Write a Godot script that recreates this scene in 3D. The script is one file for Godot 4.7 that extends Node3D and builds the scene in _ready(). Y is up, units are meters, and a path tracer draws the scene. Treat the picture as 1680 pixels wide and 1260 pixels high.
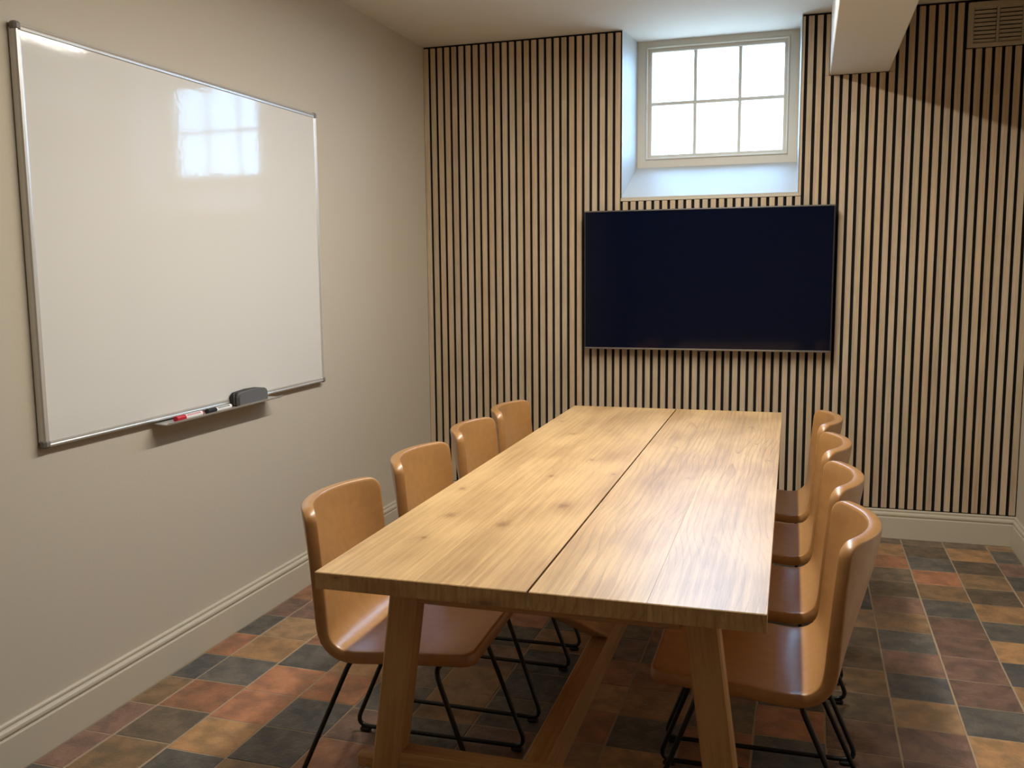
extends Node3D
# A small basement meeting room: oak table with eight leather chairs, slatted back wall, high window, television, whiteboard.
# x runs right along the back wall, y up, z from the back wall (0) towards the camera. Metres.

const ROOM_X := 3.10
const ROOM_Z := 6.80
const CEIL := 2.617
const PITCH := 0.042          # slat spacing
const SLAT_W := 0.0270
const LAMP := Color(1.0, 0.985, 0.95)
const TABLE_TURN := 0.0136
const TABLE_AT := Vector3(1.5437, 0, 2.0005)

var M := {}
var names := {}
var rng := RandomNumberGenerator.new()

# ---------------------------------------------------------------- helpers
func numbered(called: String) -> String:
	var n: int = names.get(called, 0)
	names[called] = n + 1
	return called if n == 0 else "%s_%03d" % [called, n]

func tag(o: Node, label := "", category := "", group := "", kind := "") -> Node:
	if label: o.set_meta("label", label)
	if category: o.set_meta("category", category)
	if group: o.set_meta("group", group)
	if kind: o.set_meta("kind", kind)
	return o

func thing(called: String, label: String, category: String, at := Vector3.ZERO, turn := 0.0, group := "") -> Node3D:
	var o := Node3D.new()
	o.name = numbered(called)
	add_child(o)
	o.position = at
	o.rotation.y = turn
	tag(o, label, category, group)
	return o

func begin() -> SurfaceTool:
	var st := SurfaceTool.new()
	st.begin(Mesh.PRIMITIVE_TRIANGLES)
	return st

func part(called: String, mesh: Mesh, m: Material, parent: Node = null, at := Vector3.ZERO) -> MeshInstance3D:
	var o := MeshInstance3D.new()
	o.mesh = mesh
	o.material_override = m
	o.name = numbered(called) if parent == null else called
	(self if parent == null else parent).add_child(o, true)
	o.position = at
	return o

func struct(called: String, mesh: Mesh, m: Material, label: String, category: String) -> MeshInstance3D:
	var o := part(called, mesh, m)
	tag(o, label, category, "", "structure")
	return o

# a flat polygon (convex, in order), its front towards `out`
func poly(st: SurfaceTool, pts: Array, out: Vector3, uvs: Array = []) -> void:
	var a: Vector3 = pts[0]
	var n := Vector3.ZERO
	for i in range(1, pts.size() - 1):
		n += (pts[i] - a).cross(pts[i + 1] - a)
	n = n.normalized()
	var order := range(pts.size())
	if n.dot(out) > 0:
		order.reverse()
	else:
		n = -n
	for i in range(1, pts.size() - 1):
		for k in [order[0], order[i], order[i + 1]]:
			st.set_normal(n)
			if uvs.size(): st.set_uv(uvs[k])
			st.add_vertex(pts[k])

# chamfered box; grain 0, 1, 2 is the axis the wood grain follows (uv.y in metres along it)
func rbox(st: SurfaceTool, c: Vector3, size: Vector3, bev := 0.0, basis := Basis.IDENTITY, grain := 1, shift := Vector2.ZERO) -> void:
	var h := size * 0.5
	var b: float = minf(bev, minf(h.x, minf(h.y, h.z)) * 0.9)
	var uv_of := func(p: Vector3, n: Vector3) -> Vector2:
		var across := 0.0
		var along: float = p[grain]
		var ax := n.abs().max_axis_index()
		for k in 3:
			if k != grain and k != ax: across = p[k]
		if ax == grain:
			along = p[(grain + 1) % 3] * 0.2
			across = p[(grain + 2) % 3]
		else:
			across += 0.31 * n[ax] * h[ax]
		return Vector2(across, along) + shift
	var emit := func(pts: Array, n: Vector3):
		var w := []
		var u := []
		for p in pts:
			w.append(c + basis * p)
			u.append(uv_of.call(p, n))
		poly(st, w, basis * n, u)
	for ax in 3:
		var i := (ax + 1) % 3
		var j := (ax + 2) % 3
		for s in [-1.0, 1.0]:
			var n := Vector3.ZERO
			n[ax] = s
			var f := []
			for q in [[-1, -1], [1, -1], [1, 1], [-1, 1]]:
				var p := Vector3.ZERO
				p[ax] = s * h[ax]
				p[i] = q[0] * (h[i] - b)
				p[j] = q[1] * (h[j] - b)
				f.append(p)
			emit.call(f, n)
		if b <= 0.0: continue
		for q in [[-1, -1], [1, -1], [1, 1], [-1, 1]]:     # the four edges along this axis
			var n := Vector3.ZERO
			n[i] = q[0]
			n[j] = q[1]
			var f := []
			for e in [[-1, 0], [1, 0], [1, 1], [-1, 1]]:
				var p := Vector3.ZERO
				p[ax] = e[0] * (h[ax] - b)
				p[i] = q[0] * (h[i] - (b if e[1] == 0 else 0.0))
				p[j] = q[1] * (h[j] - (0.0 if e[1] == 0 else b))
				f.append(p)
			emit.call(f, n * Vector3(1, 1, 1.001))
	if b > 0.0:
		for sx in [-1, 1]:
			for sy in [-1, 1]:
				for sz in [-1, 1]:
					var s := Vector3(sx, sy, sz)
					emit.call([s * (h - Vector3(0, b, b)), s * (h - Vector3(b, 0, b)), s * (h - Vector3(b, b, 0))], s * Vector3(1, 1.001, 1.002))

func box_mesh(size: Vector3, bev := 0.0, c := Vector3.ZERO, grain := 1, shift := Vector2.ZERO) -> ArrayMesh:
	var st := begin()
	rbox(st, c, size, bev, Basis.IDENTITY, grain, shift)
	return st.commit()

func span(a: Vector3, b: Vector3, bev := 0.0, grain := 1) -> ArrayMesh:
	return box_mesh((b - a).abs(), bev, (a + b) * 0.5, grain)

# an extruded outline: pts in (x, y) of the given frame, pushed along `along`
func prism(st: SurfaceTool, pts: Array, at: Vector3, ex: Vector3, ey: Vector3, along: Vector3) -> void:
	var mid := Vector2.ZERO
	for p in pts: mid += p / pts.size()
	var m3 := at + ex * mid.x + ey * mid.y + along * 0.5
	var a := []
	var b := []
	for p in pts:
		a.append(at + ex * p.x + ey * p.y)
		b.append(at + ex * p.x + ey * p.y + along)
	for i in pts.size():
		var j := (i + 1) % pts.size()
		var e: Vector2 = pts[j] - pts[i]
		var area := 0.0
		for k in pts.size(): area += pts[k].cross(pts[(k + 1) % pts.size()])
		var o := Vector2(e.y, -e.x) * signf(area)
		poly(st, [a[i], a[j], b[j], b[i]], ex * o.x + ey * o.y)
	var packed := PackedVector2Array(pts)
	var tri := Geometry2D.triangulate_polygon(packed)
	for t in range(0, tri.size(), 3):
		poly(st, [a[tri[t]], a[tri[t + 1]], a[tri[t + 2]]], -along)
		poly(st, [b[tri[t]], b[tri[t + 1]], b[tri[t + 2]]], along)

# a round rod along a list of points
func tube(st: SurfaceTool, pts: Array, r: float, closed := false, sides := 10) -> void:
	var n := pts.size()
	var rings := []
	var up := Vector3.ZERO
	for i in n:
		var d: Vector3
		if closed:
			d = (pts[(i + 1) % n] - pts[(i - 1 + n) % n]).normalized()
		else:
			d = (pts[mini(i + 1, n - 1)] - pts[maxi(i - 1, 0)]).normalized()
		if up == Vector3.ZERO:
			up = d.cross(Vector3(0.31, 0.17, 0.93)).normalized()
		up = (up - d * up.dot(d)).normalized()
		var side := d.cross(up)
		var ring := []
		for k in sides:
			var a := TAU * k / sides
			ring.append(up * cos(a) + side * sin(a))
		rings.append(ring)
	var last := n if closed else n - 1
	for i in last:
		var j := (i + 1) % n
		var off := 0
		if closed and j == 0:      # match the twist at the seam
			var best := -2.0
			for k in sides:
				var dd: float = rings[i][0].dot(rings[0][k])
				if dd > best:
					best = dd
					off = k
		for k in sides:
			var k2 := (k + 1) % sides
			var q := [[i, k], [i, k2], [j, (k2 + off) % sides], [j, (k + off) % sides]]
			for t in [[0, 2, 1], [0, 3, 2]]:
				for v in t:
					var e: Array = q[v]
					var nn: Vector3 = rings[e[0]][e[1]]
					st.set_normal(nn)
					st.add_vertex(pts[e[0]] + nn * r)
	if not closed:
		for e in [[0, -1.0], [n - 1, 1.0]]:
			var f := []
			for k in sides: f.append(pts[e[0]] + rings[e[0]][k] * r)
			var d2: Vector3 = (pts[1] - pts[0]) if e[0] == 0 else (pts[n - 1] - pts[n - 2])
			poly(st, f, d2 * e[1])

# a polyline with its corners rounded
func rounded(pts: Array, r: float, closed: bool, steps := 6) -> Array:
	var out := []
	var n := pts.size()
	for i in n:
		if not closed and (i == 0 or i == n - 1):
			out.append(pts[i])
			continue
		var p: Vector3 = pts[i]
		var a: Vector3 = (pts[(i - 1 + n) % n] - p).normalized()
		var b: Vector3 = (pts[(i + 1) % n] - p).normalized()
		var half := acos(clampf(a.dot(b), -1, 1)) * 0.5
		var cut := r / tan(half)
		for k in steps + 1:
			var t := float(k) / steps
			var q0: Vector3 = p + a * cut
			var q1: Vector3 = p + b * cut
			out.append(q0.lerp(p, t).lerp(p.lerp(q1, t), t))
	return out

# ---------------------------------------------------------------- materials and textures
func mat(color: Color, rough := 0.6, metal := 0.0) -> StandardMaterial3D:
	var m := StandardMaterial3D.new()
	m.albedo_color = color
	m.roughness = rough
	m.metallic = metal
	return m

func c8(r: int, g: int, b: int) -> Color:
	return Color8(r, g, b)

func noise(seed_: int, freq: float, octaves := 3) -> FastNoiseLite:
	var n := FastNoiseLite.new()
	n.seed = seed_
	n.frequency = freq
	n.noise_type = FastNoiseLite.TYPE_SIMPLEX_SMOOTH
	n.fractal_octaves = octaves
	return n

func noise_tex(seed_: int, freq: float, lo: Color, hi: Color, size := 512, octaves := 4, normal := false, bump := 4.0) -> NoiseTexture2D:
	var t := NoiseTexture2D.new()
	t.width = size
	t.height = size
	t.seamless = true
	t.noise = noise(seed_, freq, octaves)
	if normal:
		t.as_normal_map = true
		t.bump_strength = bump
	else:
		var g := Gradient.new()
		g.set_color(0, lo)
		g.set_color(1, hi)
		g.set_offset(0, 0.2)
		g.set_offset(1, 0.8)
		t.color_ramp = g
	return t

func img_tex(w: int, h: int, data: PackedByteArray) -> ImageTexture:
	var im := Image.create_from_data(w, h, false, Image.FORMAT_RGB8, data)
	im.generate_mipmaps()
	return ImageTexture.create_from_image(im)

# an oak board cut `depth` metres from the heart of the log, which runs beside it at `heart`; knots are [across, along, size]
func oak_board(w: int, h: int, wide: float, long: float, heart: float, depth: float, seed_: int, knots: Array, light: Color, dark: Color, rings := 0.2) -> ImageTexture:
	var slow := noise(seed_, 0.9, 2)
	var warp := noise(seed_ + 1, 5.0, 3)
	var fibre := noise(seed_ + 2, 1.0, 2)
	var cloud := noise(seed_ + 3, 3.0, 3)
	var data := PackedByteArray()
	data.resize(w * h * 3)
	var at := 0
	for j in h:
		var z := long * j / h
		var d0 := depth * (1.0 + 0.95 * slow.get_noise_2d(z, 3.0))
		var x0 := heart + 0.05 * slow.get_noise_2d(z, 40.0)
		for i in w:
			var x := wide * i / w
			var k := 0.0
			var dark_spot := 0.0
			for kn in knots:
				var dx: float = (x - kn[0]) / kn[2]
				var dz: float = (z - kn[1]) / (kn[2] * 1.7)
				var q := dx * dx + dz * dz
				if q < 9.0:
					k += kn[2] * 0.75 * exp(-q)
					dark_spot += 0.50 * exp(-q * 7.0) + 0.22 * exp(-q * 0.9) * (0.6 + 0.8 * warp.get_noise_2d(x * 14.0, z * 5.0))
			var r := sqrt((x - x0) * (x - x0) + d0 * d0) + 0.007 * warp.get_noise_2d(x * 1.6, z * 0.16) + k
			var ring := fposmod(r * 58.0, 1.0)
			var line := pow(ring, 7.0)
			var f := 0.6 * fibre.get_noise_2d(x * 420.0, z * 9.0) + 0.9 * fibre.get_noise_2d(x * 75.0, z * 1.3 + 20.0)
			var pore := clampf(fibre.get_noise_2d(x * 900.0 + 70.0, z * 30.0) * 2.2 - 0.75, 0.0, 1.0)
			var c := cloud.get_noise_2d(x * 1.4, z * 0.6)
			var t := clampf(0.20 + rings * clampf(0.45 + 1.6 * cloud.get_noise_2d(x * 0.9 + 9.0, z * 0.45), 0.25, 1.0) * line + 0.26 * f + 0.30 * pore * (0.4 + line) + 0.36 * c + dark_spot, 0.0, 1.25)
			data[at] = int(clampf(lerpf(light.r, dark.r, t), 0, 1) * 255.0)
			data[at + 1] = int(clampf(lerpf(light.g, dark.g, t), 0, 1) * 255.0)
			data[at + 2] = int(clampf(lerpf(light.b, dark.b, t), 0, 1) * 255.0)
			at += 3
	return img_tex(w, h, data)

func wood_mat(tex: Texture2D, rough: float, tint := Color.WHITE) -> StandardMaterial3D:
	var m := mat(tint, rough)
	m.albedo_texture = tex
	return m

func make_materials() -> void:
	# plaster
	M.wall = mat(c8(194, 184, 166), 0.75)
	M.wall.normal_enabled = true
	M.wall.normal_texture = noise_tex(11, 0.05, Color.BLACK, Color.WHITE, 512, 4, true, 2.0)
	M.wall.normal_scale = 0.10
	M.wall.uv1_triplanar = true
	M.wall.uv1_world_triplanar = true
	M.wall.uv1_scale = Vector3(1.6, 1.6, 1.6)
	M.ceiling = M.wall.duplicate()
	M.ceiling.albedo_color = c8(222, 218, 209)
	M.reveal = M.wall.duplicate()
	M.reveal.albedo_color = c8(188, 189, 188)
	M.reveal.roughness = 0.5
	M.trim = mat(c8(194, 184, 164), 0.42)
	M.window = mat(c8(208, 200, 184), 0.4)
	M.glass = mat(Color(0.95, 0.98, 1.0, 0.05), 0.03)
	M.glass.transparency = BaseMaterial3D.TRANSPARENCY_ALPHA
	M.felt = mat(c8(14, 11, 9), 0.95)
	# slats: one straight-grained oak veneer, four tones
	var straight := oak_board(128, 1024, 0.30, 2.4, -0.6, 0.22, 31, [], Color(0.80, 0.715, 0.605), Color(0.62, 0.53, 0.435))
	M.slat = []
	for tone in [Color(1, 1, 1), Color(0.965, 0.96, 0.95), Color(0.99, 0.97, 0.945), Color(0.96, 0.965, 0.945)]:
		var m := wood_mat(straight, 0.55, tone)
		m.uv1_scale = Vector3(3.3, 0.42, 1)
		M.slat.append(m)
	# table
	M.frame_oak = wood_mat(oak_board(128, 1024, 0.25, 1.6, -0.4, 0.16, 57, [], Color(0.79, 0.62, 0.41), Color(0.57, 0.42, 0.26)), 0.45)
	M.frame_oak.uv1_scale = Vector3(4, 0.625, 1)
	M.stave = []
	var light := Color(0.86, 0.71, 0.49)
	var dark := Color(0.56, 0.41, 0.245)
	var spec := [
		[0.34, 0.10, 101, [[0.13, 0.30, 0.016], [0.12, 0.51, 0.030], [0.05, 0.80, 0.020], [0.16, 1.77, 0.020], [0.05, 2.05, 0.012]], 0.12],
		[-0.10, 0.09, 202, [[0.045, 0.46, 0.042], [0.15, 0.68, 0.034], [0.03, 1.03, 0.024], [0.21, 1.10, 0.016], [0.10, 1.30, 0.022]], 0.14],
		[0.10, 0.035, 303, [[0.20, 1.10, 0.010]], 0.40],
		[0.105, 0.028, 404, [[0.20, 1.43, 0.014], [0.15, 1.72, 0.010]], 0.50]]
	for s in spec:
		var tx := oak_board(256, 1400, 0.236, 2.51, s[0], s[1], s[2], s[3], light, dark, s[4])
		var m := wood_mat(tx, 0.42)
		m.clearcoat_enabled = true
		m.clearcoat = 0.65
		m.clearcoat_roughness = 0.36
		M.stave.append(m)
	# leather
	M.leather = mat(c8(180, 130, 75), 0.40)
	M.leather.albedo_texture = noise_tex(71, 0.012, Color(0.94, 0.93, 0.92), Color(1, 1, 1), 512, 4)
	M.leather.normal_enabled = true
	M.leather.normal_texture = noise_tex(72, 0.09, Color.BLACK, Color.WHITE, 512, 3, true, 3.0)
	M.leather.normal_scale = 0.15
	M.leather.uv1_triplanar = true
	M.leather.uv1_scale = Vector3(4, 4, 4)
	M.leather.clearcoat_enabled = true
	M.leather.clearcoat = 0.85
	M.leather.clearcoat_roughness = 0.30
	M.black_metal = mat(c8(16, 15, 15), 0.38)
	M.black_plastic = mat(c8(18, 18, 18), 0.6)
	# quarry tiles
	var patch := noise_tex(81, 0.010, Color(0.82, 0.84, 0.86), Color(1.06, 1.03, 1.0), 512, 5)
	var pits := noise_tex(82, 0.06, Color.BLACK, Color.WHITE, 512, 4, true, 4.0)
	var gloss := noise_tex(83, 0.02, Color(0.55, 0.55, 0.55), Color(1, 1, 1), 512, 4)
	var kinds := {"R": c8(168, 115, 84), "O": c8(168, 128, 88), "T": c8(150, 120, 88), "G": c8(100, 95, 88), "B": c8(90, 88, 86), "P": c8(130, 101, 86), "D": c8(114, 98, 80)}
	M.tile = {}
	for k in kinds:
		M.tile[k] = []
		for v in 3:
			var m := mat(kinds[k] * [0.97, 1.06, 0.9][v], 0.58)
			m.albedo_color.a = 1.0
			m.albedo_texture = patch
			m.roughness_texture = gloss
			m.normal_enabled = true
			m.normal_texture = pits
			m.normal_scale = 0.35
			m.uv1_triplanar = true
			m.uv1_world_triplanar = true
			m.uv1_scale = Vector3(1.9, 1.9, 1.9)
			m.uv1_offset = Vector3(0.37 * v, 0.11, 0.23 * v)
			M.tile[k].append(m)
	M.grout = mat(c8(160, 140, 114), 0.9)
	# whiteboard, television and small things
	M.enamel = mat(c8(216, 214, 208), 0.07)
	M.enamel.metallic_specular = 0.36
	M.enamel.normal_enabled = true
	M.enamel.normal_texture = noise_tex(91, 0.02, Color.BLACK, Color.WHITE, 512, 2, true, 1.0)
	M.enamel.normal_scale = 0.12
	M.enamel.uv1_triplanar = true
	M.enamel.uv1_scale = Vector3(3, 3, 3)
	M.aluminium = mat(c8(214, 212, 207), 0.38, 0.55)
	M.cap_grey = mat(c8(120, 116, 110), 0.5)
	M.dark_back = mat(c8(52, 46, 40), 0.7)
	M.screen = mat(c8(5, 11, 31), 0.08)
	M.screen.metallic_specular = 0.42
	M.bezel = mat(c8(78, 74, 72), 0.3, 0.8)
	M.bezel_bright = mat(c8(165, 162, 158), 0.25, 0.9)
	M.tv_back = mat(c8(20, 20, 21), 0.6)
	M.white_plastic = mat(c8(236, 235, 232), 0.35)
	M.red_plastic = mat(c8(190, 24, 40), 0.3)
	M.ink = mat(c8(30, 30, 34), 0.5)
	M.felt_grey = mat(c8(126, 126, 127), 0.95)
	M.felt_grey.albedo_texture = noise_tex(95, 0.2, Color(0.6, 0.6, 0.6), Color(1, 1, 1), 256, 3)
	M.felt_grey.uv1_triplanar = true
	M.felt_grey.uv1_scale = Vector3(20, 20, 20)
	M.eraser_dark = mat(c8(26, 25, 24), 0.6)
	M.vent = mat(c8(176, 164, 142), 0.5)
	M.lamp_body = mat(c8(226, 226, 224), 0.4)
	M.lamp_face = mat(c8(255, 246, 228), 0.5)
	M.lamp_face.emission_enabled = true
	M.lamp_face.emission = Color(1.0, 0.95, 0.86)
	M.lamp_face.emission_energy_multiplier = 3.0

# ---------------------------------------------------------------- the room
func build_floor() -> void:
	var slab := begin()
	rbox(slab, Vector3(ROOM_X / 2, -0.0597, ROOM_Z / 2), Vector3(ROOM_X, 0.116, ROOM_Z))
	var fl := struct("floor", slab.commit(), M.grout, "floor of worn quarry tiles in red, tan and slate grey", "floor")
	var xs := [0.021, 0.127, 0.331, 0.535, 0.742, 0.945, 1.148, 1.355, 1.561, 1.767, 1.972, 2.177, 2.380, 2.576, 2.770, 2.966, ROOM_X - 0.021]
	# what colour each tile has, by column from the left wall and row from the back wall; the rest is drawn by lot
	var rows := {
		0: "........RPGRBTPP", 1: "........RPTOGRDT", 2: "...........GRROG", 3: "............RBG", 4: ".............PR",
		11: "......TDDTDPP", 12: "DORDDPTGPBTPP", 13: "DDGRTGPPPPGOT", 14: "DODTDOGOBO", 15: "TGPGT"}
	var lot := "RROOTTGGBBPDD"
	var made := {}
	var count := 0
	var rest := begin()
	for i in 16:
		var shift: float = 0.025 * ((xs[i] + xs[i + 1]) * 0.5 - 0.2) + rng.randf_range(-0.012, 0.012)
		for j in range(-1, 35):
			var z0: float = maxf(0.050 + 0.1985 * j + shift, 0.021)
			var z1: float = minf(0.050 + 0.1985 * (j + 1) + shift, ROOM_Z)
			if z1 - z0 < 0.02: continue
			var w: float = xs[i + 1] - xs[i] - 0.0052
			var l: float = z1 - z0 - 0.0038
			var c := Vector3((xs[i] + xs[i + 1]) * 0.5 + rng.randf_range(-0.001, 0.001), 0.0, (z0 + z1) * 0.5)
			var turn := Basis.from_euler(Vector3(rng.randf_range(-0.003, 0.003), rng.randf_range(-0.004, 0.004), rng.randf_range(-0.003, 0.003)))
			var up := rng.randf_range(-0.0009, 0.0)
			var kind: String = lot[rng.randi() % lot.length()]
			var line: String = rows.get(i, "")
			if j + 1 < line.length() and line[j + 1] != ".": kind = line[j + 1]
			var v := rng.randi() % 3
			if j > 16:
				rbox(rest, c + Vector3(0, up - 0.006, 0), Vector3(w, 0.012, l), 0.0016, turn)
				continue
			var key := "%d_%d" % [i, int(round(l * 200.0))]
			if not made.has(key): made[key] = box_mesh(Vector3(w, 0.012, l), 0.0016)
			var t := part("tile", made[key], M.tile[kind][v], fl, c + Vector3(0, up - 0.006, 0))
			t.basis = turn
			count += 1
	var r := part("tile_field", rest.commit(), M.tile["P"][0], fl)
	r.set_meta("kind", "stuff")

func build_shell() -> void:
	var t := 0.15
	struct("wall_left", span(Vector3(-t, -0.1, -0.4), Vector3(0, CEIL + 0.1, ROOM_Z + t)), M.wall, "plain taupe plaster wall behind the whiteboard", "wall")
	struct("wall_right", span(Vector3(ROOM_X, -0.1, -0.4), Vector3(ROOM_X + t, CEIL + 0.1, ROOM_Z + t)), M.wall, "plain taupe plaster wall ending the slatted wall", "wall")
	struct("wall_front", span(Vector3(-t, -0.1, ROOM_Z), Vector3(ROOM_X + t, CEIL + 0.1, ROOM_Z + t)), M.wall, "plain taupe plaster wall facing the television", "wall")
	struct("ceiling", span(Vector3(-t, CEIL, -0.4), Vector3(ROOM_X + t, CEIL + 0.15, ROOM_Z + t)), M.ceiling, "plain off white plaster ceiling", "ceiling")
	struct("trim_1", span(Vector3(2.165, 2.317, -0.022), Vector3(2.440, CEIL + 0.01, ROOM_Z), 0.004), M.ceiling, "boxed plaster beam running under the ceiling towards the slatted wall", "beam")

	# back wall: masonry round the window, black felt, oak slats
	var x0 := 1.130
	var x1 := 2.030
	var sill := 1.755
	var st := begin()
	rbox(st, Vector3(x0 / 2, CEIL / 2, -0.211), Vector3(x0, CEIL + 0.1, 0.378))
	rbox(st, Vector3((x1 + ROOM_X) / 2, CEIL / 2, -0.211), Vector3(ROOM_X - x1, CEIL + 0.1, 0.378))
	rbox(st, Vector3((x0 + x1) / 2, sill / 2 - 0.025, -0.211), Vector3(x1 - x0, sill + 0.05, 0.378))
	var wall := struct("wall_back", st.commit(), M.wall, "back wall clad in vertical oak slats on black felt", "wall")
	st = begin()
	rbox(st, Vector3((x0 - 0.004) / 2, (CEIL + 0.02) / 2, -0.017), Vector3(x0 - 0.004, CEIL - 0.02, 0.010))
	rbox(st, Vector3((x1 + 0.004 + ROOM_X) / 2, (CEIL + 0.02) / 2, -0.017), Vector3(ROOM_X - x1 - 0.004, CEIL - 0.02, 0.010))
	rbox(st, Vector3((x0 + x1) / 2, sill / 2 + 0.005, -0.017), Vector3(x1 - x0 + 0.008, sill - 0.03, 0.010))
	part("felt_backing", st.commit(), M.felt, wall)
	var low := 0.152
	var made := {}
	for k in 74:
		var a := PITCH * k + 0.002
		var b := minf(a + SLAT_W, ROOM_X - 0.001)
		var top := 2.606
		var mid := (a + b) * 0.5
		if mid > x0 - 0.004 and mid < x1:
			top = sill - 0.022
		if a < x1 and b > x1:
			# cut lengthwise beside the window: a full piece below, a narrow one above
			part("slat", span(Vector3(x1 + 0.003, sill - 0.02, -0.012), Vector3(b, 2.606, 0.0), 0.001), M.slat[k % 4], wall)
			top = sill - 0.022
		for edge in [2.163, 2.442]:
			if a < edge - 0.003 and b > edge + 0.003:      # beside the beam a strip of the slat runs on up to the ceiling
				var lo: float = a if edge < 2.3 else edge
				var hi: float = edge if edge < 2.3 else b
				part("slat", span(Vector3(lo, 2.3135, -0.012), Vector3(hi, 2.606, 0.0), 0.001), M.slat[k % 4], wall)
		if b > 2.166 and a < 2.439: top = 2.313
		if b > 2.770: top = 2.392
		var key := "%.3f_%.4f_%d" % [top, b - a, k % 5]
		if not made.has(key):
			made[key] = box_mesh(Vector3(b - a, top - low, 0.012), 0.0012, Vector3.ZERO, 1, Vector2(0.061 * (k % 5), 0.37 * (k % 5)))
		part("slat", made[key], M.slat[(k * 7 + k / 3) % 4], wall, Vector3(mid, (low + top) * 0.5, -0.006))
	part("edge_strip", span(Vector3(x0 - 0.004, sill - 0.020, -0.012), Vector3(x1 + 0.004, sill - 0.003, 0.002), 0.001), M.trim, wall)

	# window: splayed plaster reveal, frame, sash, bars, six panes
	var fx0 := 1.160
	var fx1 := 2.017
	var fy := 1.937
	var zf := -0.300
	var win := Node3D.new()
	win.name = "window_1"
	add_child(win)
	tag(win, "small high window with six bright panes in a deep white reveal", "window", "", "structure")
	st = begin()
	prism(st, [Vector2(x0 - 0.001, 0.001), Vector2(x0 + 0.001, 0.001), Vector2(fx0, zf), Vector2(fx0, -0.40), Vector2(x0 - 0.001, -0.40)], Vector3(0, sill - 0.02, 0), Vector3(1, 0, 0), Vector3(0, 0, 1), Vector3(0, CEIL - sill + 0.03, 0))
	part("side_reveal", st.commit(), M.reveal, win)
	st = begin()
	prism(st, [Vector2(x1 + 0.001, 0.001), Vector2(x1 - 0.001, 0.001), Vector2(fx1, zf), Vector2(fx1, -0.40), Vector2(x1 + 0.001, -0.40)], Vector3(0, sill - 0.02, 0), Vector3(1, 0, 0), Vector3(0, 0, 1), Vector3(0, CEIL - sill + 0.03, 0))
	part("side_reveal", st.commit(), M.reveal, win)
	st = begin()
	prism(st, [Vector2(0.003, sill - 0.004), Vector2(0.003, sill), Vector2(zf, fy), Vector2(-0.40, fy), Vector2(-0.40, sill - 0.004)], Vector3(x0, 0, 0), Vector3(0, 0, 1), Vector3(0, 1, 0), Vector3(x1 - x0, 0, 0))
	part("sloping_sill", st.commit(), M.reveal, win)
	var ring := func(ax: float, ay: float, bx: float, by: float, l: float, r: float, b: float, t2: float, z0: float, z1: float) -> ArrayMesh:
		var s := begin()
		rbox(s, Vector3(ax + l / 2, (ay + by) / 2, (z0 + z1) / 2), Vector3(l, by - ay, z1 - z0), 0.003)
		rbox(s, Vector3(bx - r / 2, (ay + by) / 2, (z0 + z1) / 2), Vector3(r, by - ay, z1 - z0), 0.003)
		rbox(s, Vector3((ax + bx) / 2, ay + b / 2, (z0 + z1) / 2), Vector3(bx - ax - 0.002, b, z1 - z0 - 0.001), 0.003)
		rbox(s, Vector3((ax + bx) / 2, by - t2 / 2, (z0 + z1) / 2), Vector3(bx - ax - 0.002, t2, z1 - z0 - 0.001), 0.003)
		return s.commit()
	part("frame", ring.call(fx0 - 0.002, fy - 0.004, fx1 + 0.002, CEIL + 0.004, 0.052, 0.052, 0.046, 0.034, zf - 0.06, zf + 0.002), M.window, win)
	part("bead", ring.call(1.206, 1.978, 1.968, 2.588, 0.010, 0.010, 0.010, 0.010, zf - 0.02, zf + 0.010), M.window, win)
	var sash := part("sash", ring.call(1.212, 1.984, 1.962, 2.582, 0.026, 0.022, 0.022, 0.024, zf - 0.050, zf - 0.010), M.window, win)
	for bx in [1.473, 1.712]:
		part("glazing_bar", span(Vector3(bx - 0.009, 2.004, zf - 0.045), Vector3(bx + 0.009, 2.562, zf - 0.022), 0.003), M.window, sash)
	part("glazing_bar", span(Vector3(1.236, 2.275, zf - 0.044), Vector3(1.942, 2.293, zf - 0.023), 0.003), M.window, sash)
	var gx := [1.238, 1.466, 1.480, 1.705, 1.719, 1.940]
	var gy := [2.006, 2.277, 2.291, 2.558]
	for i in 3:
		for j in 2:
			part("pane", span(Vector3(gx[2 * i] - 0.004, gy[2 * j] - 0.004, zf - 0.036), Vector3(gx[2 * i + 1] + 0.004, gy[2 * j + 1] + 0.004, zf - 0.032)), M.glass, sash)

	# skirting with a moulded top
	var prof := [Vector2(0, 0), Vector2(0.020, 0), Vector2(0.020, 0.106), Vector2(0.018, 0.109), Vector2(0.0125, 0.110), Vector2(0.0125, 0.113), Vector2(0.0165, 0.116), Vector2(0.0175, 0.121), Vector2(0.0165, 0.127), Vector2(0.0125, 0.132), Vector2(0.0085, 0.134), Vector2(0.0085, 0.137), Vector2(0.0105, 0.140), Vector2(0.0095, 0.145), Vector2(0.006, 0.148), Vector2(0, 0.148)]
	st = begin()
	prism(st, prof, Vector3(0, 0, 0.020), Vector3(1, 0, 0), Vector3(0, 1, 0), Vector3(0, 0, ROOM_Z - 0.04))
	struct("baseboard_left", st.commit(), M.trim, "moulded taupe skirting along the whiteboard wall", "baseboard")
	st = begin()
	prism(st, prof, Vector3(0, 0, -0.002), Vector3(0, 0, 1), Vector3(0, 1, 0), Vector3(ROOM_X, 0, 0))
	struct("baseboard_back", st.commit(), M.trim, "moulded taupe skirting under the oak slats", "baseboard")
	st = begin()
	prism(st, prof, Vector3(ROOM_X, 0, 0.020), Vector3(-1, 0, 0), Vector3(0, 1, 0), Vector3(0, 0, ROOM_Z - 0.04))
	struct("baseboard_right", st.commit(), M.trim, "moulded taupe skirting along the plain right wall", "baseboard")

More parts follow.
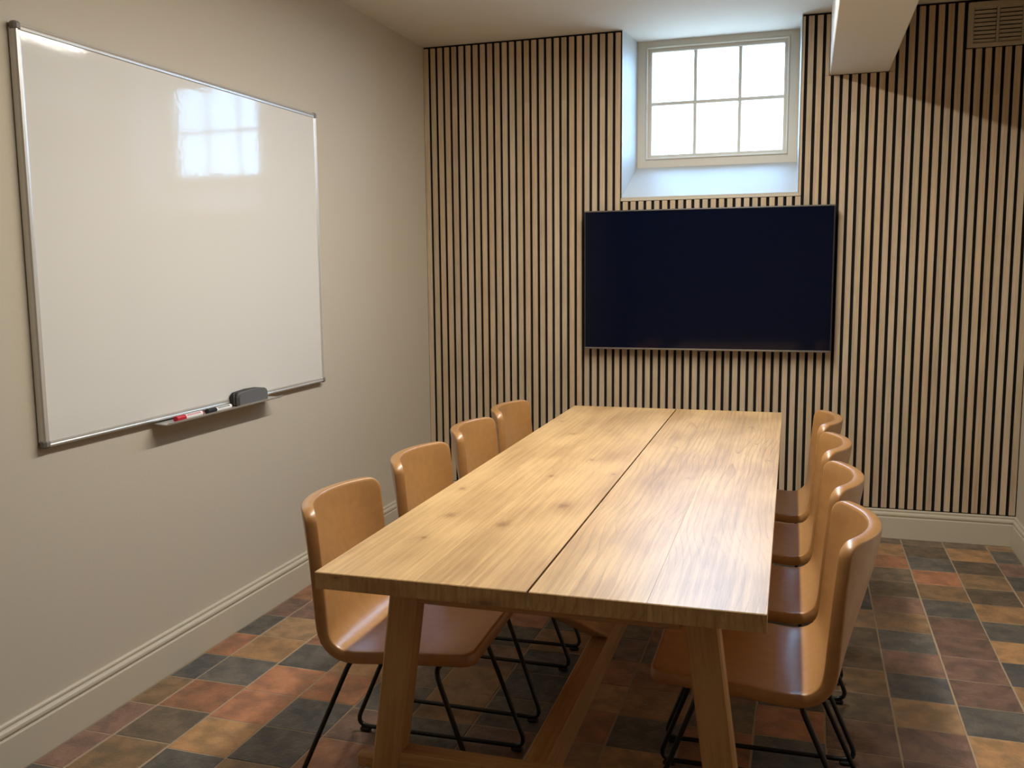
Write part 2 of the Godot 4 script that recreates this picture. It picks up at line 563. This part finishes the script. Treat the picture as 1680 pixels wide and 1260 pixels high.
func build_vent() -> void:
	var v := thing("ventilation_grille", "taupe louvred ventilation grille set into the top of the slats", "vent", Vector3(2.775, 2.396, 0))
	var w := 0.300
	var h := 0.206
	var st := begin()
	rbox(st, Vector3(w / 2, h / 2, -0.008), Vector3(w - 0.01, h - 0.01, 0.006))
	part("back_plate", st.commit(), M.felt, v)
	st = begin()
	rbox(st, Vector3(0.013, h / 2, 0), Vector3(0.026, h, 0.020), 0.003)
	rbox(st, Vector3(w - 0.035, h / 2, 0), Vector3(0.070, h, 0.020), 0.003)
	rbox(st, Vector3(w / 2, 0.010, 0), Vector3(w - 0.001, 0.020, 0.0195), 0.003)
	rbox(st, Vector3(w / 2, h - 0.013, 0), Vector3(w - 0.001, 0.026, 0.0195), 0.003)
	rbox(st, Vector3(0.128, h / 2, -0.001), Vector3(0.012, h - 0.02, 0.016), 0.002)
	part("frame", st.commit(), M.vent, v)
	var tilt := Basis(Vector3(1, 0, 0), 0.6)
	var blade := begin()
	rbox(blade, Vector3.ZERO, Vector3(0.094, 0.015, 0.003), 0.0008, tilt)
	var blade_mesh := blade.commit()
	for k in 9:
		for x in [0.073, 0.182]:
			part("louvre", blade_mesh, M.vent, v, Vector3(x, 0.029 + 0.0186 * k, 0.001))

func build_light(at: Vector3, half: float, energy: float, label: String) -> void:
	# linear fitting just under the ceiling
	var o := thing("linear_ceiling_light", label, "light", at)
	part("housing", span(Vector3(-0.034, 0.006, -half - 0.01), Vector3(0.034, 0.060, half + 0.01), 0.004), M.lamp_body, o)
	part("diffuser", span(Vector3(-0.028, 0.0, -half), Vector3(0.028, 0.0055, half), 0.002), M.lamp_face, o)
	for z in [-0.8, 0.8]:
		part("bracket", span(Vector3(-0.014, 0.058, z - 0.03), Vector3(0.014, 0.0815, z + 0.03), 0.002), M.lamp_body, o)
	var l := AreaLight3D.new()
	l.name = "lamp"
	l.area_size = Vector2(0.056, 2.0 * half)
	l.light_color = LAMP
	l.light_energy = energy
	l.area_range = 12.0
	l.area_attenuation = 2.0
	l.shadow_enabled = true
	o.add_child(l)
	l.position = Vector3(0, -0.004, 0)
	l.rotation = Vector3(-PI / 2, 0, 0)

# ---------------------------------------------------------------- things on the walls
func build_television() -> void:
	var o := thing("television", "large flat black television hung on the oak slats below the window", "television", Vector3(1.577, 0.948, 0.0))
	var w := 1.271
	var h := 0.736
	part("wall_bracket", span(Vector3(-0.25, 0.18, 0.0), Vector3(0.25, 0.56, 0.026), 0.003), M.tv_back, o)
	part("body", span(Vector3(-w / 2 + 0.03, 0.03, 0.026), Vector3(w / 2 - 0.03, h - 0.03, 0.052), 0.01), M.tv_back, o)
	part("panel", span(Vector3(-w / 2 + 0.002, 0.002, 0.046), Vector3(w / 2 - 0.002, h - 0.002, 0.066), 0.003), M.tv_back, o)
	var sc := part("screen", span(Vector3(-w / 2 + 0.007, 0.010, 0.060), Vector3(w / 2 - 0.007, h - 0.007, 0.0675)), M.screen, o)
	tag(sc, "dark glossy switched-off screen")
	for s in [-1, 1]:
		part("bezel", span(Vector3(s * (w / 2 - 0.007), 0, 0.048), Vector3(s * w / 2, h, 0.070), 0.0015), M.bezel, o)
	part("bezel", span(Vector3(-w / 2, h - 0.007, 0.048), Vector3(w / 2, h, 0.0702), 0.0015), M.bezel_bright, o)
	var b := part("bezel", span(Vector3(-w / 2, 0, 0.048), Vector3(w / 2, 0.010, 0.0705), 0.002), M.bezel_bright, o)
	part("sensor_tab", span(Vector3(-0.03, -0.006, 0.052), Vector3(0.03, 0.001, 0.066), 0.002), M.bezel, b)

func build_whiteboard() -> void:
	# stands off the left wall: local x out of the wall, z along it
	var z0 := 1.276
	var z1 := 2.900
	var y0 := 0.887
	var y1 := 2.061
	var o := thing("whiteboard", "large glossy whiteboard in an aluminium frame on the plain wall", "whiteboard", Vector3(0, y0, (z0 + z1) / 2))
	var hw := (z1 - z0) / 2
	var h := y1 - y0
	part("back_board", span(Vector3(0.0, 0.006, -hw + 0.006), Vector3(0.010, h - 0.006, hw - 0.006)), M.dark_back, o)
	part("writing_surface", span(Vector3(0.010, 0.012, -hw + 0.012), Vector3(0.0225, h - 0.012, hw - 0.012)), M.enamel, o)
	var rail := func(along_z: bool, len_: float) -> ArrayMesh:
		# rounded face with a groove
		var p := [Vector2(0.004, 0), Vector2(0.022, 0), Vector2(0.027, 0.003), Vector2(0.0285, 0.007), Vector2(0.0270, 0.0095), Vector2(0.0255, 0.0105), Vector2(0.0262, 0.013), Vector2(0.0255, 0.018), Vector2(0.0225, 0.0205), Vector2(0.004, 0.0205)]
		var s := begin()
		if along_z:
			prism(s, p, Vector3(0, 0, -len_ / 2), Vector3(1, 0, 0), Vector3(0, 1, 0), Vector3(0, 0, len_))
		else:
			prism(s, p, Vector3(0, -len_ / 2, 0), Vector3(1, 0, 0), Vector3(0, 0, 1), Vector3(0, len_, 0))
		return s.commit()
	var lz: ArrayMesh = rail.call(true, hw * 2 - 0.03)
	var ly: ArrayMesh = rail.call(false, h - 0.03)
	part("frame_rail", lz, M.aluminium, o)
	var top := part("frame_rail", lz, M.aluminium, o, Vector3(0, h, 0))
	top.rotation.z = 0.0
	top.scale.y = -1.0
	part("frame_rail", ly, M.aluminium, o, Vector3(0, h / 2, -hw))
	var near := part("frame_rail", ly, M.aluminium, o, Vector3(0, h / 2, hw))
	near.scale.z = -1.0
	for s in [-1, 1]:
		for y in [0.010, h - 0.010]:
			part("corner_cap", box_mesh(Vector3(0.026, 0.025, 0.025), 0.006), M.cap_grey, o, Vector3(0.0168, y, s * (hw - 0.010)))
	# pen tray clipped under the lower rail
	var st := begin()
	prism(st, [Vector2(0.002, -0.0055), Vector2(0.066, -0.0085), Vector2(0.076, -0.0045), Vector2(0.078, 0.0015), Vector2(0.075, 0.0015), Vector2(0.066, -0.0050), Vector2(0.002, -0.0025)], Vector3(0, -0.004, -0.355), Vector3(1, 0, 0), Vector3(0, 1, 0), Vector3(0, 0, 0.70))
	var tray := thing("pen_tray", "slim aluminium pen tray clipped under the whiteboard", "tray", Vector3(0, y0, (z0 + z1) / 2 - 0.012))
	part("trough", st.commit(), M.aluminium, tray)
	part("mounting_clip", span(Vector3(0.0, -0.014, -0.30), Vector3(0.006, -0.001, 0.30), 0.001), M.cap_grey, tray)

func marker(label: String, cap: Material, z: float) -> void:
	# lies on the tray, cap towards the near end
	var o := thing("marker_pen", label, "marker", Vector3(0.0585, 0.8878, z))
	var st := begin()
	tube(st, [Vector3(0, 0, -0.070), Vector3(0, 0, 0.024)], 0.0088, false, 16)
	var b := part("barrel", st.commit(), M.white_plastic, o)
	st = begin()
	tube(st, [Vector3(0, 0, 0.022), Vector3(0, 0, 0.066), Vector3(0, 0, 0.070)], 0.0097, false, 16)
	part("cap", st.commit(), cap, o)
	st = begin()
	tube(st, [Vector3(0, 0, -0.076), Vector3(0, 0, -0.069)], 0.0082, false, 16)
	part("end_plug", st.commit(), cap, o)
	st = begin()
	var rr := RandomNumberGenerator.new()
	rr.seed = int(z * 1000)
	for line in 2:
		var p := -0.058
		while p < 0.012:
			var l := rr.randf_range(0.003, 0.008)
			var a := 0.55 + 0.42 * line
			var n := Vector3(cos(a), sin(a), 0)
			var f := Basis(Vector3(-sin(a), cos(a), 0), n, Vector3(0, 0, -1)).orthonormalized()
			rbox(st, n * 0.0088 + Vector3(0, 0, p + l / 2), Vector3(0.0026, 0.0003, l), 0.0, f)
			p += l + 0.0016
	part("print", st.commit(), M.ink if line_dark(cap) else cap, b)

func line_dark(cap: Material) -> bool:
	return cap != M.red_plastic

func build_small_things() -> void:
	marker("white marker pen with a red cap lying in the whiteboard tray", M.red_plastic, 2.296)
	marker("white marker pen with a black cap lying in the whiteboard tray", M.black_plastic, 2.122)
	var o := thing("board_eraser", "dark grey felt board eraser standing on the whiteboard tray", "eraser", Vector3(0.0535, 0.8792, 1.915), 0.0)
	var prof := [Vector2(-0.090, 0.0), Vector2(0.090, 0.0), Vector2(0.094, 0.008), Vector2(0.094, 0.034), Vector2(0.089, 0.044), Vector2(0.078, 0.0505), Vector2(0.0, 0.055), Vector2(-0.070, 0.053), Vector2(-0.086, 0.047), Vector2(-0.093, 0.036), Vector2(-0.094, 0.010)]
	var st := begin()
	prism(st, prof, Vector3(0.004, 0, 0), Vector3(0, 0, 1), Vector3(0, 1, 0), Vector3(0.016, 0, 0))
	part("felt_pad", st.commit(), M.felt_grey, o)
	st = begin()
	prism(st, prof, Vector3(-0.024, 0, 0), Vector3(0, 0, 1), Vector3(0, 1, 0), Vector3(0.0275, 0, 0))
	part("holder", st.commit(), M.eraser_dark, o)
	st = begin()
	rbox(st, Vector3(-0.006, 0.029, 0.0932), Vector3(0.003, 0.046, 0.002), 0.0005)
	part("seam", st.commit(), M.cap_grey, o)

# ---------------------------------------------------------------- the table
func build_table() -> void:
	var o := thing("meeting_table", "long solid oak trestle table with a top split down the middle", "table", TABLE_AT, TABLE_TURN)
	var th := 0.037
	var top := 0.738
	var l := 2.510
	# two boards, each glued up from two staves
	var edges := [[-0.4715, -0.237, 0], [-0.2365, 0.0035, 0], [0.0085, 0.246, 1], [0.2465, 0.4715, 1]]
	var boards := []
	for b in 2:
		var n := Node3D.new()
		n.name = "top_board"
		o.add_child(n, true)
		boards.append(n)
	for i in 4:
		var e: Array = edges[i]
		var w: float = e[1] - e[0]
		var st := begin()
		var cx: float = (e[0] + e[1]) * 0.5
		stave(st, Vector3(cx, top - th / 2, 0), Vector3(w, th, l))
		part("stave", st.commit(), M.stave[i], boards[e[2]])
	part("gap_light_blocker", span(Vector3(-0.012, top - th - 0.010, -l / 2 + 0.02), Vector3(0.024, top - th - 0.0003, l / 2 - 0.02), 0.002, 2), M.frame_oak, o)  # strip added under the gap so lamp light does not leak through
	for s in [-1.0, 1.0]:
		var z: float = s * 1.12
		for q in [-1.0, 1.0]:
			# splayed leg
			var a := Vector3(q * 0.322 + 0.014, top - th + 0.0, z)
			var b := Vector3(q * 0.415 + 0.014, 0.0, z)
			var st := begin()
			leg(st, a, b, 0.068, 0.055)
			var lg := part("leg", st.commit(), M.frame_oak, o)
			st = begin()
			rbox(st, Vector3(q * 0.437 + 0.014, 0.245, z), Vector3(0.052, 0.032, 0.030), 0.005, Basis.IDENTITY, 0)
			part("tenon", st.commit(), M.frame_oak, lg)
		var st2 := begin()
		rbox(st2, Vector3(0.014, 0.247, z), Vector3(0.700, 0.078, 0.050), 0.003, Basis.IDENTITY, 0)
		part("stretcher", st2.commit(), M.frame_oak, o)
		st2 = begin()
		rbox(st2, Vector3(0, top - th - 0.029, z), Vector3(0.600, 0.055, 0.045), 0.003, Basis.IDENTITY, 0)
		part("top_rail", st2.commit(), M.frame_oak, o)
	var bm := begin()
	rbox(bm, Vector3(-0.030, 0.230, 0), Vector3(0.056, 0.090, 2.188), 0.003, Basis.IDENTITY, 2)
	part("long_beam", bm.commit(), M.frame_oak, o)
	for s in [-1.0, 1.0]:
		# braces rising from the beam to the head of each trestle
		var lo := Vector3(-0.030, 0.262, s * 0.255)
		var hi := Vector3(-0.030, 0.668, s * 1.075)
		var d: Vector3 = hi - lo
		var basis := Basis(Vector3.RIGHT, d.normalized(), Vector3.RIGHT.cross(d.normalized()))
		var st := begin()
		rbox(st, (lo + hi) * 0.5, Vector3(0.050, d.length(), 0.050), 0.003, basis, 1)
		part("brace", st.commit(), M.frame_oak, o)

# a board whose top face carries the whole texture once (uv 0..1)
func stave(st: SurfaceTool, c: Vector3, s: Vector3) -> void:
	var h := s / 2
	var b := 0.0018
	var uv := func(p: Vector3) -> Vector2:
		return Vector2((p.x + h.x) / s.x + (h.y - p.y) * 0.6, 1.0 - (p.z + h.z) / s.z)
	var add := func(pts: Array, out: Vector3):
		var w := []
		var u := []
		for p in pts:
			w.append(c + p)
			u.append(uv.call(p))
		poly(st, w, out, u)
	add.call([Vector3(-h.x, h.y, -h.z + b), Vector3(h.x, h.y, -h.z + b), Vector3(h.x, h.y, h.z - b), Vector3(-h.x, h.y, h.z - b)], Vector3.UP)
	add.call([Vector3(-h.x, -h.y, -h.z), Vector3(h.x, -h.y, -h.z), Vector3(h.x, -h.y, h.z), Vector3(-h.x, -h.y, h.z)], Vector3.DOWN)
	for q in [-1.0, 1.0]:
		add.call([Vector3(q * h.x, h.y, -h.z + b), Vector3(q * h.x, h.y, h.z - b), Vector3(q * h.x, -h.y, h.z), Vector3(q * h.x, -h.y, -h.z)], Vector3(q, 0, 0))
		var ze := []
		var zu := []
		for p in [Vector3(-h.x, h.y - b, q * h.z), Vector3(h.x, h.y - b, q * h.z), Vector3(h.x, -h.y, q * h.z), Vector3(-h.x, -h.y, q * h.z)]:
			ze.append(c + p)
			zu.append(Vector2((p.x + h.x) / s.x, 0.3 + p.y * 2.0))
		poly(st, ze, Vector3(0, 0, q), zu)
		add.call([Vector3(-h.x, h.y - b, q * h.z), Vector3(h.x, h.y - b, q * h.z), Vector3(h.x, h.y, q * (h.z - b)), Vector3(-h.x, h.y, q * (h.z - b))], Vector3(0, 1, q))

# a splayed post with level ends
func leg(st: SurfaceTool, a: Vector3, b: Vector3, w: float, d: float) -> void:
	var f := []
	for e in [a, b]:
		for q in [[-1, 1], [1, 1], [1, -1], [-1, -1]]:
			f.append(e + Vector3(q[0] * w / 2, 0, q[1] * d / 2))
	var mid := (a + b) / 2
	var bev := 0.004
	var ring := func(e: Vector3) -> Array:
		var r := []
		for q in [[-1, 1, 0], [-1, 1, 1], [1, 1, 1], [1, 1, 0], [1, -1, 0], [1, -1, 1], [-1, -1, 1], [-1, -1, 0]]:
			r.append(e + Vector3(q[0] * (w / 2 - (bev if q[2] == 1 else 0.0)), 0, q[1] * (d / 2 - (bev if q[2] == 0 else 0.0))))
		return r
	var ra: Array = ring.call(a)
	var rb: Array = ring.call(b)
	for i in 8:
		var j := (i + 1) % 8
		var m: Vector3 = (ra[i] + ra[j] + rb[i] + rb[j]) / 4 - mid
		m.y = 0
		var ua := 0.07 * i
		poly(st, [ra[i], ra[j], rb[j], rb[i]], m, [Vector2(ua, ra[i].y), Vector2(ua + 0.06, ra[i].y), Vector2(ua + 0.06, rb[i].y), Vector2(ua, rb[i].y)])
	poly(st, ra, Vector3.UP)
	poly(st, rb, Vector3.DOWN)

# ---------------------------------------------------------------- the chairs
func catmull(pts: Array, n: int) -> Array:
	var dense := []
	for i in pts.size() - 1:
		var p0: Vector2 = pts[maxi(i - 1, 0)]
		var p3: Vector2 = pts[mini(i + 2, pts.size() - 1)]
		for k in 12:
			dense.append(pts[i].cubic_interpolate(pts[i + 1], p0, p3, k / 12.0))
	dense.append(pts[pts.size() - 1])
	var total := 0.0
	for i in dense.size() - 1: total += dense[i].distance_to(dense[i + 1])
	var out := []
	var run := 0.0
	var at := 0
	for k in n:
		var want := total * k / (n - 1)
		while at < dense.size() - 2 and run + dense[at].distance_to(dense[at + 1]) < want:
			run += dense[at].distance_to(dense[at + 1])
			at += 1
		var seg: float = maxf(dense[at].distance_to(dense[at + 1]), 1e-6)
		out.append(dense[at].lerp(dense[at + 1], clampf((want - run) / seg, 0, 1)))
	return out

# leather shell: front of the seat at +x, back at -x, one padded sheet bent up behind and hollowed
func shell_mesh() -> ArrayMesh:
	var half := 0.201
	var t := 0.032
	var corner := 0.026
	var prof := catmull([Vector2(0.206, 0.438), Vector2(0.10, 0.431), Vector2(0.0, 0.424), Vector2(-0.075, 0.417), Vector2(-0.115, 0.415), Vector2(-0.150, 0.423), Vector2(-0.176, 0.446), Vector2(-0.188, 0.480), Vector2(-0.194, 0.55), Vector2(-0.203, 0.67), Vector2(-0.213, 0.780)], 200)
	var length := 0.0
	for i in 199: length += prof[i].distance_to(prof[i + 1])
	var bow := func(y: float, s: float) -> float:
		var k := clampf((s - length * 0.40) / (length * 0.60), 0, 1)
		return 0.070 * k * k * (3 - 2 * k)
	var point := func(s: float, u: float) -> Vector3:
		var f := clampf(s / length, 0.0, 1.0) * 199.0
		var i := mini(int(f), 198)
		var p: Vector2 = prof[i].lerp(prof[i + 1], f - i)
		var au := absf(u)
		var back: float = bow.call(p.y, s) * (1.0 - au * au * (0.75 + 0.25 * au))
		var dish := 0.010 * (1.0 - u * u) * clampf(s / 0.12, 0, 1) * clampf(1.0 - (s - length * 0.40) / 0.1, 0, 1)
		return Vector3(p.x - back, p.y - dish, u * half)
	var ss := []
	for k in 7: ss.append(corner * (1.0 - cos(PI / 2 * k / 6.0)))
	for k in range(1, 40): ss.append(corner + (length - 2 * corner) * k / 40.0)
	for k in 7: ss.append(length - corner * (1.0 - cos(PI / 2 * (6 - k) / 6.0)))
	var across := 20
	var nr := ss.size()
	var nc := across + 1
	var mid := []
	var nor := []
	for s in ss:
		var e: float = minf(s, length - s)
		var hw := half
		if e < corner: hw = half - corner + sqrt(maxf(corner * corner - (corner - e) * (corner - e), 0.0))
		for i in nc:
			var u := (-1.0 + 2.0 * i / across) * hw / half
			var du: Vector3 = point.call(s, u + 0.02) - point.call(s, u - 0.02)
			var ds: Vector3 = point.call(minf(s + 0.004, length), u) - point.call(maxf(s - 0.004, 0.0), u)
			var n := du.cross(ds).normalized()
			if n.x + n.y < 0: n = -n
			mid.append(point.call(s, u))
			nor.append(n)
	# the outline, once round, with the direction that points out of the sheet
	var loop := []
	for i in nc: loop.append(i)
	for r in range(1, nr): loop.append(r * nc + across)
	for i in range(1, nc): loop.append((nr - 1) * nc + across - i)
	for r in range(1, nr - 1): loop.append((nr - 1 - r) * nc)
	var middle: Vector3 = point.call(length * 0.5, 0.0)
	var st := begin()
	st.set_smooth_group(0)
	for k in mid.size(): st.add_vertex(mid[k] + nor[k] * t / 2)
	for k in mid.size(): st.add_vertex(mid[k] - nor[k] * t / 2)
	var total := mid.size()
	var quad := func(q0: int, q1: int, q2: int, q3: int):
		for v in [q0, q1, q2, q0, q2, q3]: st.add_index(v)
	for r in nr - 1:
		for i in across:
			var q := r * nc + i
			quad.call(q, q + 1, q + nc + 1, q + nc)
			quad.call(total + q, total + q + nc, total + q + nc + 1, total + q + 1)
	var arc := 6
	var ln := loop.size()
	for k in ln:
		var p: Vector3 = mid[loop[k]]
		var n: Vector3 = nor[loop[k]]
		var along: Vector3 = mid[loop[(k + 1) % ln]] - mid[loop[(k - 1 + ln) % ln]]
		var o := n.cross(along).normalized()
		# out of the sheet: judged in the unrolled plane by stepping towards the centre line of the sheet
		var row: int = loop[k] / nc
		var col: int = loop[k] % nc
		var inner: Vector3 = mid[clampi(row, 6, nr - 7) * nc + clampi(col, 4, across - 4)]
		if o.dot(inner - p) > 0: o = -o
		for j in range(1, arc):
			var a := PI / 2 - PI * j / arc
			st.add_vertex(p + o * t * 0.26 * pow(cos(a), 0.6) + n * t / 2 * signf(sin(a)) * pow(absf(sin(a)), 0.42))
	for k in ln:
		var k2 := (k + 1) % ln
		for j in arc:
			var v := func(kk: int, jj: int) -> int:
				if jj == 0: return loop[kk]
				if jj == arc: return total + loop[kk]
				return 2 * total + kk * (arc - 1) + jj - 1
			quad.call(v.call(k, j), v.call(k, j + 1), v.call(k2, j + 1), v.call(k2, j))
	st.generate_normals()
	return st.commit()

func make_chair(called: String) -> Node3D:
	var o := thing(called, "chair", "chair")
	part("seat_shell", shell_mesh(), M.leather, o)
	# one bent rod: up each leg, across under the seat, along the floor on both sides
	var f := 0.190
	var g := 0.176
	var y0 := 0.0155
	var y1 := 0.3895
	var st := begin()
	tube(st, rounded([Vector3(0.104, y1, -g), Vector3(0.104, y1, g), Vector3(0.242, y0, f), Vector3(-0.295, y0, f), Vector3(-0.128, y1, g), Vector3(-0.128, y1, -g), Vector3(-0.295, y0, -f), Vector3(0.242, y0, -f)], 0.030, true), 0.0067, true, 10)
	var fr := part("sled_frame", st.commit(), M.black_metal, o)
	for z in [-f, f]:
		for x in [-0.262, 0.212]:
			st = begin()
			rbox(st, Vector3(x, 0.0065, z), Vector3(0.034, 0.013, 0.017), 0.004)
			part("glide", st.commit(), M.black_plastic, fr)
	for x in [-0.128, 0.104]:
		st = begin()
		rbox(st, Vector3(x, 0.3965, 0), Vector3(0.030, 0.016, 0.20), 0.003)
		part("seat_mount", st.commit(), M.black_metal, o)
	return o

func build_chairs() -> void:
	var proto := make_chair("leather_chair")
	var order := ["at the open table end", "second from the open table end", "second from the slatted wall", "next to the slatted wall"]
	var zs := {-1: [2.765, 2.200, 1.645, 1.140], 1: [2.705, 2.195, 1.668, 1.140]}
	var turns := {-1: [0.02, -0.01, 0.015, -0.01], 1: [0.0, 0.012, -0.01, 0.01]}
	var used := false
	for side in [-1, 1]:
		for i in 4:
			var c: Node3D
			if not used:
				c = proto
				used = true
			else:
				c = proto.duplicate()
				c.name = numbered("leather_chair")
				add_child(c)
			var z: float = zs[side][i]
			var lean: float = (z - 2.7) * 0.020
			var x: float = (1.118 if side == -1 else 1.970) + lean
			c.position = Vector3(x, 0, z)
			c.rotation.y = (0.0 if side == -1 else PI) + TABLE_TURN + turns[side][i]
			var where := "facing away from the whiteboard" if side == -1 else "facing the whiteboard"
			tag(c, "tan leather chair %s, %s" % [where, order[i]], "chair", "tan leather chairs around the table")

# ---------------------------------------------------------------- everything
func _ready() -> void:
	rng.seed = 20240611
	var cam := Camera3D.new()
	cam.name = "camera"
	add_child(cam)
	cam.position = Vector3(2.0848, 1.3840, 4.9767)
	cam.rotation = Vector3(-0.1240, 0.3073, -0.0096)
	cam.fov = rad_to_deg(2.0 * atan(630.0 / 1519.1))
	cam.near = 0.05
	cam.current = true

	var sky := ProceduralSkyMaterial.new()          # bright overcast
	sky.sky_top_color = Color(0.63, 0.815, 1.0)
	sky.sky_horizon_color = Color(0.66, 0.83, 1.0)
	sky.sky_energy_multiplier = 3.5
	sky.ground_bottom_color = Color(0.46, 0.52, 0.56)
	sky.ground_horizon_color = Color(0.50, 0.56, 0.60)
	sky.ground_energy_multiplier = 3.5
	var env := Environment.new()
	env.background_mode = Environment.BG_SKY
	env.sky = Sky.new()
	env.sky.sky_material = sky
	env.ambient_light_source = Environment.AMBIENT_SOURCE_SKY
	env.tonemap_mode = Environment.TONE_MAPPER_LINEAR
	env.tonemap_exposure = 1.06
	env.sdfgi_enabled = true
	env.ssao_enabled = true
	env.ssil_enabled = true
	var we := WorldEnvironment.new()
	we.name = "environment"
	we.environment = env
	add_child(we)

	make_materials()
	build_light(Vector3(1.575, 2.536, 2.02), 1.12, 6.0, "white linear ceiling light with a glowing diffuser above the table")
	build_shell()
	build_floor()
	build_table()
	build_chairs()
	build_television()
	build_whiteboard()
	build_vent()
	build_small_things()
